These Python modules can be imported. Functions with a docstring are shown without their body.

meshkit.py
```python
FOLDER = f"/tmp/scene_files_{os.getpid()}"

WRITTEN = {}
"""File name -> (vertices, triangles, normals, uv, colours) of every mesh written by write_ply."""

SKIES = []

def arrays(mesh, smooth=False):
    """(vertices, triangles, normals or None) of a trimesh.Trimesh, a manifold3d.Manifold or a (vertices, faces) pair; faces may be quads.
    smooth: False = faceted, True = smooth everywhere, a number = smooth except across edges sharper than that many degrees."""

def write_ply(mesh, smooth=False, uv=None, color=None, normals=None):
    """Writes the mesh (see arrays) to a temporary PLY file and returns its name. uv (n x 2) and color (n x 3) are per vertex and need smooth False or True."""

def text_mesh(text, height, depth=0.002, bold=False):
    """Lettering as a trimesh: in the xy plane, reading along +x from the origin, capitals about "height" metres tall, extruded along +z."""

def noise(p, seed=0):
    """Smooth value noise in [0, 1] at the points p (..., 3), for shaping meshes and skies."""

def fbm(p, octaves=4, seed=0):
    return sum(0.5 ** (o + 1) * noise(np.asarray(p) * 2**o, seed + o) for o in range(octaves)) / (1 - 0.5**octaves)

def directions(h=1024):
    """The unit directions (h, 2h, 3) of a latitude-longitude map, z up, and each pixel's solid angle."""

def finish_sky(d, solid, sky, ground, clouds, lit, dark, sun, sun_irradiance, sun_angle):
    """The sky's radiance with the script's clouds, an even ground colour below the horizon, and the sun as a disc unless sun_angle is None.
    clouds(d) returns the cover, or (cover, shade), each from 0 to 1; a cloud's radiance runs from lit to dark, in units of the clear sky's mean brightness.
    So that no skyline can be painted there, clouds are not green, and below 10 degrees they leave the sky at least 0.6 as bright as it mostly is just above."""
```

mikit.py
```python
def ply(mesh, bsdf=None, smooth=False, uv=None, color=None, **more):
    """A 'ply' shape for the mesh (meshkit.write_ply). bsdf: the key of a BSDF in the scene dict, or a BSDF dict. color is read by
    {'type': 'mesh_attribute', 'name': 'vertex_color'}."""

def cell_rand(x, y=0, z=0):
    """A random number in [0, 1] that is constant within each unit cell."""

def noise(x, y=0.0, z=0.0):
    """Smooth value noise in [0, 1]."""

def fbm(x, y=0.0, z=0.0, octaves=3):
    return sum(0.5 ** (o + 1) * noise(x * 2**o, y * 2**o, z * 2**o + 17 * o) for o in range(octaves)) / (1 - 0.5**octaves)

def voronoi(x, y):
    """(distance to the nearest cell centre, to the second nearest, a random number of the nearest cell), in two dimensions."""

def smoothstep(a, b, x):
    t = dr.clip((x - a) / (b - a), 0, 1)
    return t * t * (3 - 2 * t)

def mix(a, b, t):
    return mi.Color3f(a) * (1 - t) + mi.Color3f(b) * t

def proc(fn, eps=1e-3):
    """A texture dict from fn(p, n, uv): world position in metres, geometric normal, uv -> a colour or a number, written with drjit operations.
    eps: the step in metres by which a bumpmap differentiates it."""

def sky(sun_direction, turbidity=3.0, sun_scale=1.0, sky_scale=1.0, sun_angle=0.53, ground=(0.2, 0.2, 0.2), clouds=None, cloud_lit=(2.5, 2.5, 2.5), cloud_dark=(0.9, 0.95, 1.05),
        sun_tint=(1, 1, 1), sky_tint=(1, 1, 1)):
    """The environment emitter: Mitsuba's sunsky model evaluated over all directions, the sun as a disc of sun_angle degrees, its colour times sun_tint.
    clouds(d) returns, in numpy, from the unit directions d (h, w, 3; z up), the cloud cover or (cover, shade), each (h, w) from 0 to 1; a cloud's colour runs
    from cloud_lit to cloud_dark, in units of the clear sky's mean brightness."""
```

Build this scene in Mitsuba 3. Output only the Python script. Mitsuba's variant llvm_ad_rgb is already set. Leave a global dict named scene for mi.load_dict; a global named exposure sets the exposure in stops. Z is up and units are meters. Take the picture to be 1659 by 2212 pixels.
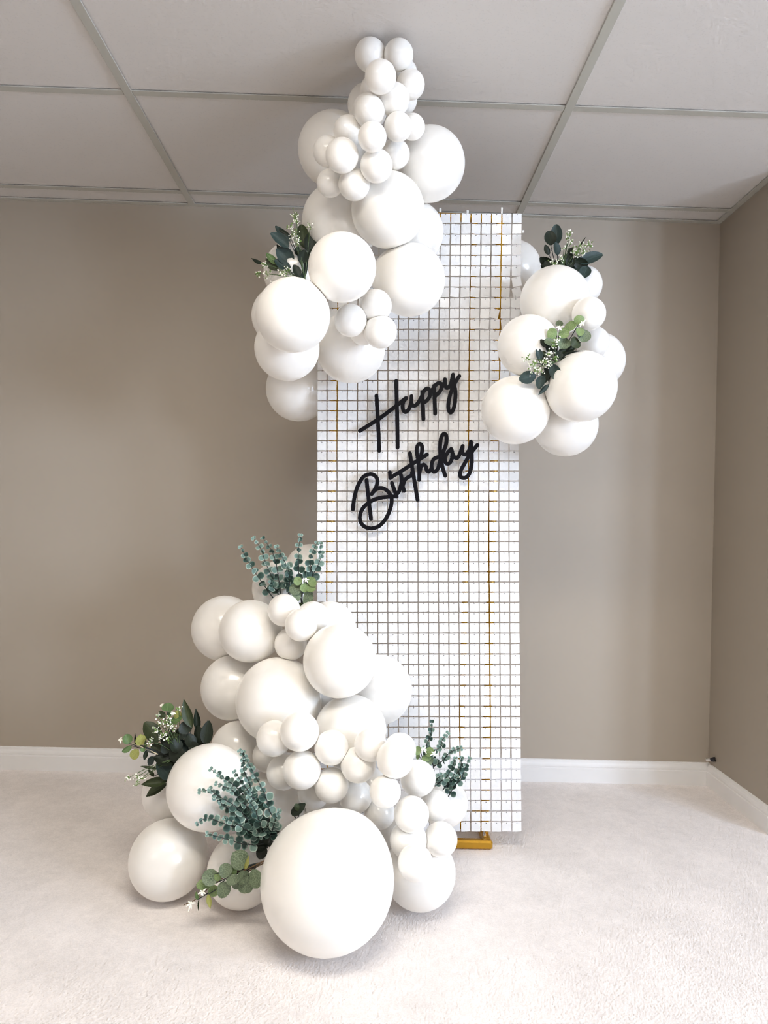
import math, random
import numpy as np, trimesh, shapely, drjit as dr, mitsuba as mi, mikit
from shapely.geometry import LineString
from mikit import proc, noise, fbm, voronoi, smoothstep, mix, cell_rand

# ---------------------------------------------------------------- camera, sky, exposure
FOC, YAW, PITCH, ROLL, CAM_H = 1580.49, .0138, .0132, .0277, .9494
BACK_Y, CEIL_Z, RIGHT_X = 2.7323, 2.1122, 1.2771         # back wall, ceiling, right wall (camera stands over 0, 0)
LEFT_X, FRONT_Y, FAR_X, JOG_Y = -3.0, -2.6, 3.25, 2.285    # the room widens to the right behind a short stub of wall
exposure = -0.06
LAMP = 22.5                                               # radiance of the ceiling light's diffuser
DAY = 37.0                                                # radiance of the daylit frosted window pane


def axes():
    cy, sy, cp, sp, cr, sr = (g(a) for a in (YAW, PITCH, ROLL) for g in (math.cos, math.sin))
    f = np.array([sy * cp, cy * cp, sp]); r = np.array([cy, -sy, 0.0]); u = np.cross(r, f)
    return cr * r + sr * u, -sr * r + cr * u, f


AX, AU, AF = axes()
EYE = np.array([0, 0, CAM_H])
T = mi.ScalarTransform4f
scene, labels = {}, {}
scene['camera'] = {'type': 'perspective', 'fov_axis': 'x', 'fov': math.degrees(2 * math.atan(829.5 / FOC)), 'near_clip': .05, 'far_clip': 100.0,
                   'to_world': T().look_at(origin=EYE.tolist(), target=(EYE + AF).tolist(), up=AU.tolist())}


def P(u, v, d):
    """The point at depth d (metres along the lens axis) that the photograph shows at pixel u, v."""
    return EYE + d * (AF + (u - 829.5) / FOC * AX - (v - 1106) / FOC * AU)


# ---------------------------------------------------------------- helpers
def key_for(name):
    n = COUNT.get(name, 0)
    COUNT[name] = n + 1
    return name if n == 0 else f'{name}_{n:03d}'


COUNT = {}


def thing(name, label, cat, group=None):
    k = key_for(name)
    labels[k] = {'label': label, 'category': cat}
    if group: labels[k]['group'] = group
    return k


def part(parent, name, shape, label=None, kind=None):
    k = key_for(f'{parent}__{name}')
    scene[k] = shape
    if label or kind:
        labels[k] = {}
        if label: labels[k]['label'] = label
        if kind: labels[k]['kind'] = kind
    return k


def struct(name, shape=None, label=None):
    if shape is not None: scene[name] = shape
    labels[name] = {'kind': 'structure'}
    if label: labels[name]['label'] = label
    return name


def box(x0, x1, y0, y1, z0, z1):
    m = trimesh.creation.box((x1 - x0, y1 - y0, z1 - z0)); m.apply_translation(((x0 + x1) / 2, (y0 + y1) / 2, (z0 + z1) / 2)); return m


def bbox(x0, x1, y0, y1, z0, z1, c=.002):
    """A box with chamfered edges."""
    pts = []
    for X, sx in ((x0, 1), (x1, -1)):
        for Y, sy in ((y0, 1), (y1, -1)):
            for Z, sz in ((z0, 1), (z1, -1)):
                pts += [(X + c * sx, Y + c * sy, Z), (X + c * sx, Y, Z + c * sz), (X, Y + c * sy, Z + c * sz)]
    return trimesh.convex.convex_hull(np.array(pts))


cat = trimesh.util.concatenate


def tube(pts, radii, sides=8, cap=True):
    pts = np.asarray(pts, float); n = len(pts); radii = np.broadcast_to(radii, n)
    tan = np.gradient(pts, axis=0); tan /= np.linalg.norm(tan, axis=1, keepdims=True) + 1e-12
    ref = np.array([0, 0, 1.0]) if abs(tan[0][2]) < .9 else np.array([1.0, 0, 0])
    V = []
    for p, t, r in zip(pts, tan, radii):
        s = np.cross(t, ref); s /= np.linalg.norm(s) + 1e-12; b = np.cross(t, s); ref = -np.cross(t, s) if False else ref
        a = np.arange(sides) * 2 * math.pi / sides
        V.append(p + r * (np.cos(a)[:, None] * s + np.sin(a)[:, None] * b))
    V = np.vstack(V); F = []
    for i in range(n - 1):
        for j in range(sides):
            a, b_ = i * sides + j, i * sides + (j + 1) % sides
            F += [(a, a + sides, b_), (b_, a + sides, b_ + sides)]
    if cap:
        c0 = len(V); V = np.vstack([V, pts[:1], pts[-1:]])
        for j in range(sides):
            F += [(c0, j, (j + 1) % sides), (c0 + 1, (n - 1) * sides + (j + 1) % sides, (n - 1) * sides + j)]
    m = trimesh.Trimesh(V, np.array(F), process=False); trimesh.repair.fix_normals(m); return m


def smooth_path(pts, per=8):
    """Catmull-Rom through the points."""
    p = np.asarray(pts, float)
    if len(p) == 2: return p
    q = np.vstack([2 * p[0] - p[1], p, 2 * p[-1] - p[-2]]); out = []
    t = np.linspace(0, 1, per, endpoint=False)[:, None]
    for i in range(len(p) - 1):
        a, b, c, d = q[i:i + 4]
        out.append(.5 * (2 * b + (c - a) * t + (2 * a - 5 * b + 4 * c - d) * t ** 2 + (3 * b - a - 3 * c + d) * t ** 3))
    return np.vstack(out + [p[-1:]])


def lathe(profile, n=24):
    """Rings (radius, z) turned round z; radius 0 at both ends."""
    prof = np.asarray(profile, float); a = np.arange(n) * 2 * math.pi / n
    V = np.vstack([[0, 0, prof[0][1]]] + [np.stack([r * np.cos(a), r * np.sin(a), np.full(n, z)], 1) for r, z in prof[1:-1]] + [[0, 0, prof[-1][1]]])
    F = []; m = len(prof) - 2
    for j in range(n):
        k = (j + 1) % n
        F.append((0, 1 + k, 1 + j)); F.append((len(V) - 1, 1 + (m - 1) * n + j, 1 + (m - 1) * n + k))
        for i in range(m - 1):
            A, B_ = 1 + i * n + j, 1 + i * n + k
            F += [(A, B_, A + n), (B_, B_ + n, A + n)]
    return trimesh.Trimesh(V, np.array(F), process=False)


def frame_to(z, hint=(0, 0, 1)):
    z = np.asarray(z, float); z = z / np.linalg.norm(z)
    x = np.cross(hint, z)
    if np.linalg.norm(x) < 1e-3: x = np.cross((1, 0, 0), z)
    x /= np.linalg.norm(x)
    return np.stack([x, np.cross(z, x), z], 1)


def mat4(R, t):
    m = np.eye(4); m[:3, :3] = R; m[:3, 3] = t; return m


def rgb(*c): return {'type': 'rgb', 'value': list(c)}


def principled(color, rough=.5, **k):
    return {'type': 'principled', 'base_color': color if isinstance(color, dict) else rgb(*color), 'roughness': rough, **k}


def two(b): return {'type': 'twosided', 'bsdf': b}


# ---------------------------------------------------------------- materials
def wall_color(p, n, uv):
    return mi.Color3f(WALL_RGB) * (.985 + .03 * fbm(p.x * 1.3 + p.y, p.z * 1.3, 0, 2))


WALL_RGB = (.70, .628, .535)


def wall_bump(p, n, uv):
    return fbm(p.x * 260 + p.y * 260, p.z * 260, p.y * 100, 2)


scene['wall_paint'] = two({'type': 'bumpmap', 'arbitrary': proc(wall_bump, eps=6e-4), 'scale': .00035, 'bsdf': {'type': 'roughplastic', 'distribution': 'ggx', 'alpha': .35, 'diffuse_reflectance': proc(wall_color), 'nonlinear': True}})


def carpet_color(p, n, uv):
    a = fbm(p.x * 420, p.y * 420, 0, 2); b = fbm(p.x * 9, p.y * 9, 3, 3); c = fbm(p.x * 60, p.y * 60, 7, 2)
    return mi.Color3f(.70, .655, .63) * (.80 + .17 * a + .16 * (b - .2) + .10 * (c - .3))


scene['carpet_pile'] = two({'type': 'bumpmap', 'arbitrary': proc(lambda p, n, uv: fbm(p.x * 300, p.y * 300, 0, 2), eps=1e-3), 'scale': .0025, 'bsdf': principled(proc(carpet_color), .95, sheen=.3)})


def tile_color(p, n, uv):
    pit = smoothstep(.62, .9, fbm(p.x * 300, p.y * 300, 0, 2))
    return mi.Color3f(.62, .59, .56) * (.97 + .05 * fbm(p.x * 2.2, p.y * 2.2, 0, 2) - .06 * pit)


scene['ceiling_tile'] = two({'type': 'bumpmap', 'arbitrary': proc(lambda p, n, uv: fbm(p.x * 220, p.y * 220, 0, 2), eps=8e-4), 'scale': .0006, 'bsdf': {'type': 'diffuse', 'reflectance': proc(tile_color)}})
scene['tee_paint'] = two(principled((.40, .39, .345), .45))
scene['white_trim'] = two(principled((.74, .73, .72), .35))
scene['window_white'] = two(principled((.8, .8, .8), .4))
scene['latex'] = two(principled((.755, .735, .695), .20, specular=.75))
scene['latex_solid'] = two(principled((.93, .91, .875), .3))
scene['sequin_white'] = two(principled((.69, .69, .69), .20, specular=.5))
scene['clear_plastic'] = {'type': 'roughdielectric', 'alpha': .15, 'int_ior': 1.3}
scene['clip_white'] = two(principled((.7, .7, .68), .25))
scene['pin_grey'] = two(principled((.10, .09, .10), .35))
scene['gold_paint'] = two(principled((.52, .28, .03), .34, metallic=.75))
scene['black_acrylic'] = two(principled((.004, .004, .006), .3, specular=.12))
scene['black_rubber'] = two(principled((.015, .014, .018), .5))
scene['silver_metal'] = two({'type': 'roughconductor', 'material': 'Al', 'alpha': .18})


def leaf_bsdf(name, dark, light, rim=None, vein='mid', rough=.45):
    def col(p, n, uv):
        x = dr.abs(uv.x * 2 - 1); t = .5 + .5 * fbm(p.x * 90, p.y * 90, p.z * 90, 2) - .25
        c = mix(dark, light, dr.clip(t, 0, 1))
        if vein == 'mid':
            c = mix(c, light, .75 * smoothstep(.10, .02, x))
            c = mix(c, light, .25 * smoothstep(.82, .97, noise(uv.y * 16 + x * 5, uv.x * 2)))
        if vein == 'net':
            a, b, _ = voronoi(uv.x * 7, uv.y * 7)
            c = mix(c, light, .9 * smoothstep(.22, .04, b - a))
            c = mix(c, light, .7 * smoothstep(.07, .01, x))
        if rim is not None:
            e = dr.sqrt(dr.square(uv.x * 2 - 1) + dr.square(uv.y * 2 - 1))
            c = mix(c, rim, .8 * smoothstep(.72, 1.0, e))
        return c
    scene[name] = two(principled(proc(col), rough, specular=.22))


leaf_bsdf('leaf_teal', (.014, .027, .025), (.045, .068, .062))
leaf_bsdf('leaf_dark', (.006, .009, .006), (.019, .027, .016))
leaf_bsdf('leaf_olive', (.014, .022, .009), (.050, .064, .028))
leaf_bsdf('leaf_green', (.040, .085, .025), (.13, .19, .075))
leaf_bsdf('leaf_yellow', (.17, .19, .035), (.33, .33, .11), vein='net')
leaf_bsdf('leaf_veined', (.017, .040, .017), (.19, .235, .15), vein='net')
leaf_bsdf('leaf_veined_bright', (.055, .125, .025), (.25, .32, .15), vein='net')
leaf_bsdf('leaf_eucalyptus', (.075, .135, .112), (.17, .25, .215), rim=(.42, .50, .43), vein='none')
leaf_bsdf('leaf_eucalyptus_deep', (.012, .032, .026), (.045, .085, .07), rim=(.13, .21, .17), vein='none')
scene['stem_green'] = two(principled((.05, .085, .03), .5))
scene['stem_dark'] = two(principled((.018, .024, .022), .5))
scene['stem_brown'] = two(principled((.10, .055, .022), .5))
scene['stem_pale'] = two(principled((.42, .36, .24), .5))
scene['blossom_white'] = two(principled((.86, .86, .76), .6))
scene['bud_green'] = two(principled((.12, .20, .045), .6))

# ---------------------------------------------------------------- the room
floor = struct('floor', mikit.ply(box(LEFT_X - .1, FAR_X + .1, FRONT_Y - .1, BACK_Y + .1, -.06, 0), 'carpet_pile'), 'cream cut pile carpet')
TOP = CEIL_Z + .12
struct('wall_back', mikit.ply(box(LEFT_X - .1, RIGHT_X + .12, BACK_Y, BACK_Y + .1, 0, TOP), 'wall_paint'), 'greige painted back wall')
struct('wall_right', mikit.ply(box(RIGHT_X, FAR_X + .12, JOG_Y, BACK_Y, 0, TOP), 'wall_paint'), 'greige painted right wall')
WINDOWS, WZ0, WZ1 = ((-.75, .20), (-2.25, -1.30)), .85, 1.85   # two windows at the far right, beside and behind the camera
wr = [box(FAR_X, FAR_X + .12, a, b, c, d) for a, b, c, d in ((WINDOWS[0][1], JOG_Y, 0, TOP), (WINDOWS[1][1], WINDOWS[0][0], 0, TOP), (FRONT_Y, WINDOWS[1][0], 0, TOP), *((a, b, c, d) for a, b in WINDOWS for c, d in ((0, WZ0), (WZ1, TOP))))]
struct('wall_far_right', mikit.ply(cat(wr), 'wall_paint'))
struct('wall_left', mikit.ply(box(LEFT_X - .1, LEFT_X, FRONT_Y, BACK_Y, 0, TOP), 'wall_paint'))
struct('wall_front', mikit.ply(box(LEFT_X - .1, FAR_X + .12, FRONT_Y - .1, FRONT_Y, 0, TOP), 'wall_paint'))

for n, (WY0, WY1) in enumerate(WINDOWS):
    w = struct(f'window_{n + 1}')
    fr = [bbox(FAR_X + .03, FAR_X + .09, a, b, c, d) for a, b, c, d in ((WY0, WY1, WZ0, WZ0 + .045), (WY0, WY1, WZ1 - .045, WZ1), (WY0, WY0 + .045, WZ0 + .045, WZ1 - .045), (WY1 - .045, WY1, WZ0 + .045, WZ1 - .045))]
    part(w, 'frame', mikit.ply(cat(fr), 'window_white'))
    part(w, 'pane', {**mikit.ply(([[FAR_X + .06, WY0 + .04, WZ0 + .04], [FAR_X + .06, WY0 + .04, WZ1 - .04], [FAR_X + .06, WY1 - .04, WZ1 - .04], [FAR_X + .06, WY1 - .04, WZ0 + .04]], [[0, 1, 2, 3]]), 'window_white'),
                     'emitter': {'type': 'area', 'radiance': rgb(DAY * .80, DAY * .965, DAY * 1.22)}}, 'frosted daylit pane')


def skirting(name, p0, p1, inward):
    """Moulded skirting board from p0 to p1; the profile is (out from the wall, height)."""
    prof = [(0, 0), (.013, 0), (.013, .052), (.0105, .055), (.0115, .060), (.0105, .066), (.007, .073), (.006, .080), (.003, .083), (0, .083)]
    p0, p1, inward = (np.array(a, float) for a in (p0, p1, inward)); n = len(prof)
    V = [np.append(e + inward * a, z) for e in (p0, p1) for a, z in prof]
    F = [(i, (i + 1) % n, n + (i + 1) % n) for i in range(n)] + [(i, n + (i + 1) % n, n + i) for i in range(n)]
    F += [(0, i + 1, i) for i in range(1, n - 1)] + [(n, n + i, n + i + 1) for i in range(1, n - 1)]
    m = trimesh.Trimesh(np.array(V), np.array(F), process=False); trimesh.repair.fix_normals(m)
    struct(name, mikit.ply(m, 'white_trim'), 'white moulded skirting board')


skirting('baseboard_back', (LEFT_X, BACK_Y), (RIGHT_X, BACK_Y), (0, -1))
skirting('baseboard_right', (RIGHT_X, BACK_Y - .0135), (RIGHT_X, JOG_Y), (-1, 0))
skirting('baseboard_left', (LEFT_X, FRONT_Y), (LEFT_X, BACK_Y - .0135), (1, 0))

# suspended ceiling: lay-in tiles on a grid of tee bars
ceil = struct('ceiling', None, 'suspended ceiling of white lay-in tiles in a grey grid')
GX = sorted([-.7088 + 1.2192 * k for k in range(-1, 4)]); GY = sorted([2.0093 + .6096 * k for k in range(-7, 2)])
xs = [LEFT_X] + [g for g in GX if LEFT_X < g < FAR_X] + [FAR_X]; ys = [FRONT_Y] + [g for g in GY if FRONT_Y < g < BACK_Y] + [BACK_Y]
LIGHTS = {(2, 5), (0, 2), (4, 2)}                             # cells that hold a light instead of a tile


def inside(i, j):
    """The part of grid cell i, j that lies in the room, cut back by the stub of wall."""
    x0, x1, y0, y1 = xs[i], xs[i + 1], ys[j], ys[j + 1]
    if x1 > RIGHT_X and y1 > JOG_Y:
        if x0 >= RIGHT_X: y1 = JOG_Y
        elif y0 >= JOG_Y: x1 = RIGHT_X
    return (x0, x1, y0, y1) if x1 - x0 > .03 and y1 - y0 > .03 else None


for i in range(len(xs) - 1):
    for j in range(len(ys) - 1):
        q = inside(i, j)
        if q and (i, j) not in LIGHTS:
            qs = [q] if not (q[0] < RIGHT_X < q[1] and q[2] < JOG_Y < q[3]) else [(q[0], RIGHT_X, q[2], q[3]), (RIGHT_X, q[1], q[2], JOG_Y)]
            part(ceil, 'tile', mikit.ply(cat([bbox(a + .004 * (a != RIGHT_X), b - .004 * (b != RIGHT_X), c + .004, d - .004, CEIL_Z + .002, CEIL_Z + .018, .003 if len(qs) == 1 else .0001) for a, b, c, d in qs]), 'ceiling_tile'))
for x in xs[1:-1]:
    e = BACK_Y if x < RIGHT_X else JOG_Y
    part(ceil, 'main_tee', mikit.ply(cat([bbox(x - .0125, x + .0125, FRONT_Y, e, CEIL_Z - .004, CEIL_Z, .0008), box(x - .001, x + .001, FRONT_Y, e, CEIL_Z, CEIL_Z + .03)]), 'tee_paint'))
for y in ys[1:-1]:
    for i in range(len(xs) - 1):
        a, b = xs[i] + (.0125 if i else 0), xs[i + 1] - (.0125 if i < len(xs) - 2 else 0)
        if y > JOG_Y: b = min(b, RIGHT_X)
        if b - a > .03:
            part(ceil, 'cross_tee', mikit.ply(cat([bbox(a, b, y - .0125, y + .0125, CEIL_Z - .003, CEIL_Z, .0008), box(a, b, y - .001, y + .001, CEIL_Z, CEIL_Z + .03)]), 'tee_paint'))
for a, b, c, d in ((LEFT_X, RIGHT_X, BACK_Y - .022, BACK_Y), (RIGHT_X - .022, RIGHT_X, JOG_Y, BACK_Y - .022), (LEFT_X, LEFT_X + .022, FRONT_Y, BACK_Y - .022)):
    part(ceil, 'wall_angle', mikit.ply(bbox(a, b, c, d, CEIL_Z - .004, CEIL_Z, .0008), 'tee_paint'))
scene['ceiling__deck'] = mikit.ply(box(LEFT_X, FAR_X, FRONT_Y, BACK_Y, CEIL_Z + .09, CEIL_Z + .12), 'tee_paint')

# ceiling lights, one above the view and two behind the camera
for i, j in sorted(LIGHTS):
    x0, x1, y0, y1 = xs[i] + .014, xs[i + 1] - .014, ys[j] + .014, ys[j + 1] - .014
    t = thing('ceiling_light', {(2, 5): 'bright flat ceiling light just above and in front of the camera', (0, 2): 'dim flat ceiling light behind the camera near the left wall',
                                (4, 2): 'dim flat ceiling light behind the camera on the window side'}[(i, j)], 'ceiling light', 'ceiling lights')
    fr = [bbox(*a, CEIL_Z - .004, CEIL_Z + .05) for a in ((x0, x1, y0, y0 + .03), (x0, x1, y1 - .03, y1), (x0, x0 + .03, y0 + .03, y1 - .03), (x1 - .03, x1, y0 + .03, y1 - .03))]
    part(t, 'frame', mikit.ply(cat(fr), 'window_white'))
    V = [[x0 + .03, y0 + .03, CEIL_Z + .004], [x0 + .03, y1 - .03, CEIL_Z + .004], [x1 - .03, y1 - .03, CEIL_Z + .004], [x1 - .03, y0 + .03, CEIL_Z + .004]]
    e = LAMP if (i, j) == (2, 5) else LAMP * .4
    part(t, 'diffuser', {**mikit.ply((V, [[0, 1, 2, 3]]), 'window_white'), 'emitter': {'type': 'area', 'radiance': rgb(e, e * .935, e * .83)}})

# ---------------------------------------------------------------- the sequin panel
COLS, ROWS = 20, 60


def panel_px(i, k):
    """Pixel and depth of the panel at column i (0..20), row k (0..60); the net bows a little."""
    y = np.interp(k, ROWK, ROWV)
    r = np.interp(k, [0, 10, 22, 32, 49, 60], [1128, 1124, 1121, 1121, 1125, 1127.5]); l = np.interp(k, [0, 13, 22, 36, 60], [687, 685, 684.5, 684, 685])
    s = (k - 30) / 30
    return l + (r - l) * i / COLS, y, 2.165 - .035 * s * s


ROWK = [0, 5, 13, 22, 30, 40, 49, 55, 60]; ROWV = [460.4, 574.5, 757.4, 952.5, 1126, 1344.5, 1547.7, 1683.5, 1797]


def panel_at(i, k, off=0.0):
    u, v, d = panel_px(i, k); return P(u, v, d - off)


pan = thing('sequin_panel', 'white shimmer backdrop panel of square sequins hanging on the gold stand', 'backdrop')
rng = np.random.default_rng(5)
HALF = .0133
sq = shapely.box(-HALF, -HALF, HALF, HALF).buffer(-.0014).buffer(.0014, quad_segs=2)
sq_mesh = trimesh.creation.extrude_polygon(sq, .0006, engine='earcut'); sq_mesh.apply_transform(trimesh.transformations.rotation_matrix(math.pi / 2, (1, 0, 0)))   # in xz, front at -y
seq_shape = mikit.ply(sq_mesh, 'sequin_white')
# hangs from its pin: the local origin is the pin, near the top edge
HANG = .0112
spots = []
for k in range(ROWS):
    for i in range(COLS):
        c = panel_at(i + .5, k + .5); a = panel_at(i + .5, k + .12); b = panel_at(i, k + .5); e = panel_at(i + 1, k + .5)
        z = a - c; z /= np.linalg.norm(z); x = e - b; x -= z * (x @ z); x /= np.linalg.norm(x); y = np.cross(z, x)
        R = np.stack([x, y, z], 1)
        loose = k < 14
        s = 1.7 if loose else 1.0
        if i > 15 and 4 < k < 16: s = 2.4
        tip, yaw, roll = rng.normal(.02, .028) * s, rng.normal(0, .055) * s, rng.normal(0, .010) * s
        if rng.random() < .05: yaw += rng.choice([-1, 1]) * .14
        if (i, k) in ((19, 7), (19, 8), (17, 9), (18, 10), (19, 6)): roll += {(19, 7): -.30, (19, 8): -.05, (17, 9): .17, (18, 10): -.1, (19, 6): -.12}[(i, k)]
        Rl = trimesh.transformations.euler_matrix(tip, roll, yaw, 'sxyz')[:3, :3]
        sc = np.array([np.linalg.norm(e - b) / .0300, 1, np.linalg.norm(panel_at(i + .5, k) - panel_at(i + .5, k + 1)) / .0300])
        pin = c + z * HANG - y * .0015
        M = mat4(R @ Rl @ np.diag(sc), pin); M = M @ mat4(np.eye(3), (0, 0, -HANG))
        spots.append((abs(k - 26) + .01 * i, i, k, M, pin, R))
spots.sort(key=lambda s: s[0])
hidden = lambda i, k: (k < 17 and i < 8) or (k > 40 and i < 5)   # behind balloons
front = [s for s in spots if not hidden(s[1], s[2])][:300]
ids = {(s[1], s[2]) for s in front}
for _, i, k, M, pin, R in front:
    part(pan, 'sequin', {**seq_shape, 'to_world': T(M)})
rest = []
for _, i, k, M, pin, R in spots:
    if (i, k) not in ids:
        m = sq_mesh.copy(); m.apply_transform(M); rest.append(m)
part(pan, 'sequin', mikit.ply(cat(rest), 'sequin_white'), kind='stuff')
pin0 = trimesh.creation.cylinder(.00125, .0030, sections=7); pin0.apply_transform(trimesh.transformations.rotation_matrix(math.pi / 2, (1, 0, 0)))
pins = []
for _, i, k, M, pin, R in spots:
    m = pin0.copy(); m.apply_transform(mat4(R, pin - R[:, 2] * .0006)); pins.append(m)
part(pan, 'pin', mikit.ply(cat(pins), 'pin_grey'), kind='stuff')
net = []
for i in range(COLS):
    net.append(tube([panel_at(i + .5, k, -.003) for k in np.linspace(0, 60, 31)], .0005, 4))
for k in range(ROWS):
    net.append(tube([panel_at(i, k + .13, -.0026) for i in np.linspace(.2, 19.8, 8)], .0005, 4))
part(pan, 'net', mikit.ply(cat(net), 'clear_plastic'), 'clear plastic net')

for u, v, w_, h_ in ((951, 454, 5, 9), (1010, 458, 5, 8), (1084, 455, 4, 14), (1130, 500, 5, 6), (1126, 636, 4, 5)):   # clear clips along the edge
    c = P(u, v, 2.135); q = 2.135 / FOC / 2
    part(pan, 'clip', mikit.ply(bbox(c[0] - w_ * q, c[0] + w_ * q, c[1] - .0015, c[1] + .0015, c[2] - h_ * q, c[2] + h_ * q, .0006), 'clip_white'), 'clear plastic clip')

# gold stand behind the panel
st = thing('backdrop_stand', 'gold metal tube stand carrying the white sequin panel', 'stand')
PD = 2.205                                                 # depth of the posts
lo = P(1046, 1812, PD); px0, px1, py = P(718, 1000, PD)[0], lo[0], lo[1]
top_z = P(1000, 459, PD)[2]


def gold(name, pts, r=.0125):
    return part(st, name, mikit.ply(tube(pts, r, 16), 'gold_paint', smooth=40))


gold('post', [(px0, py, .02), (px0, py, top_z)]); gold('post', [(px1, py, .02), (px1, py, top_z)])
xi = P(1011, 1100, PD)[0]
gold('inner_post', [(xi, py + .005, .03), (xi, py + .005, top_z - .01)], .009)
gold('top_bar', [(px0 - .0125, py, top_z - .006), (px1 + .0125, py, top_z - .006)])
part(st, 'base_bar', mikit.ply(bbox(px0 - .0135, px1 + .0135, py - .075, py - .050, .002, .027, .005), 'gold_paint'))
for x in (px0, px1):
    part(st, 'foot', mikit.ply(bbox(x - .0125, x + .0125, py - .05, py + .19, .002, .025, .004), 'gold_paint'))
part(st, 'knuckle', mikit.ply(tube([(px1 - .006, py - .05, .03), (px1 - .006, py - .03, .034)], .004, 8), 'silver_metal'))

# ---------------------------------------------------------------- the lettering, cut from black acrylic
Z4 = lambda q: (720 + .20494 * q[0], 780 + .20494 * q[1])
HAPPY = [
    [(455, 365), (463, 500), (470, 640), (478, 780), (484, 945)],
    [(663, 210), (668, 400), (675, 650), (677, 910)],
    [(280, 735), (400, 660), (500, 595), (600, 520), (690, 450), (765, 390)],
    [(768, 390), (738, 430), (730, 480), (740, 520), (762, 536), (790, 515), (812, 470), (823, 420), (824, 370)],
    [(824, 370), (822, 420), (828, 455), (850, 472), (880, 455), (910, 415), (938, 360)],
    [(938, 325), (942, 400), (945, 500), (950, 612)],
    [(938, 345), (968, 300), (1000, 290), (1022, 325), (1012, 380), (980, 420), (945, 440)],
    [(1062, 260), (1065, 350), (1070, 450), (1073, 552)],
    [(1022, 335), (1062, 275), (1092, 240), (1125, 232), (1143, 262), (1130, 310), (1100, 345), (1068, 372)],
    [(1140, 280), (1172, 225)],
    [(1177, 192), (1180, 250), (1196, 282), (1222, 268), (1245, 220), (1262, 142)],
    [(1262, 142), (1264, 230), (1285, 300), (1288, 370), (1280, 450), (1262, 515), (1237, 542), (1216, 515), (1213, 450), (1230, 360), (1255, 290), (1290, 215), (1328, 158)]]
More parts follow.
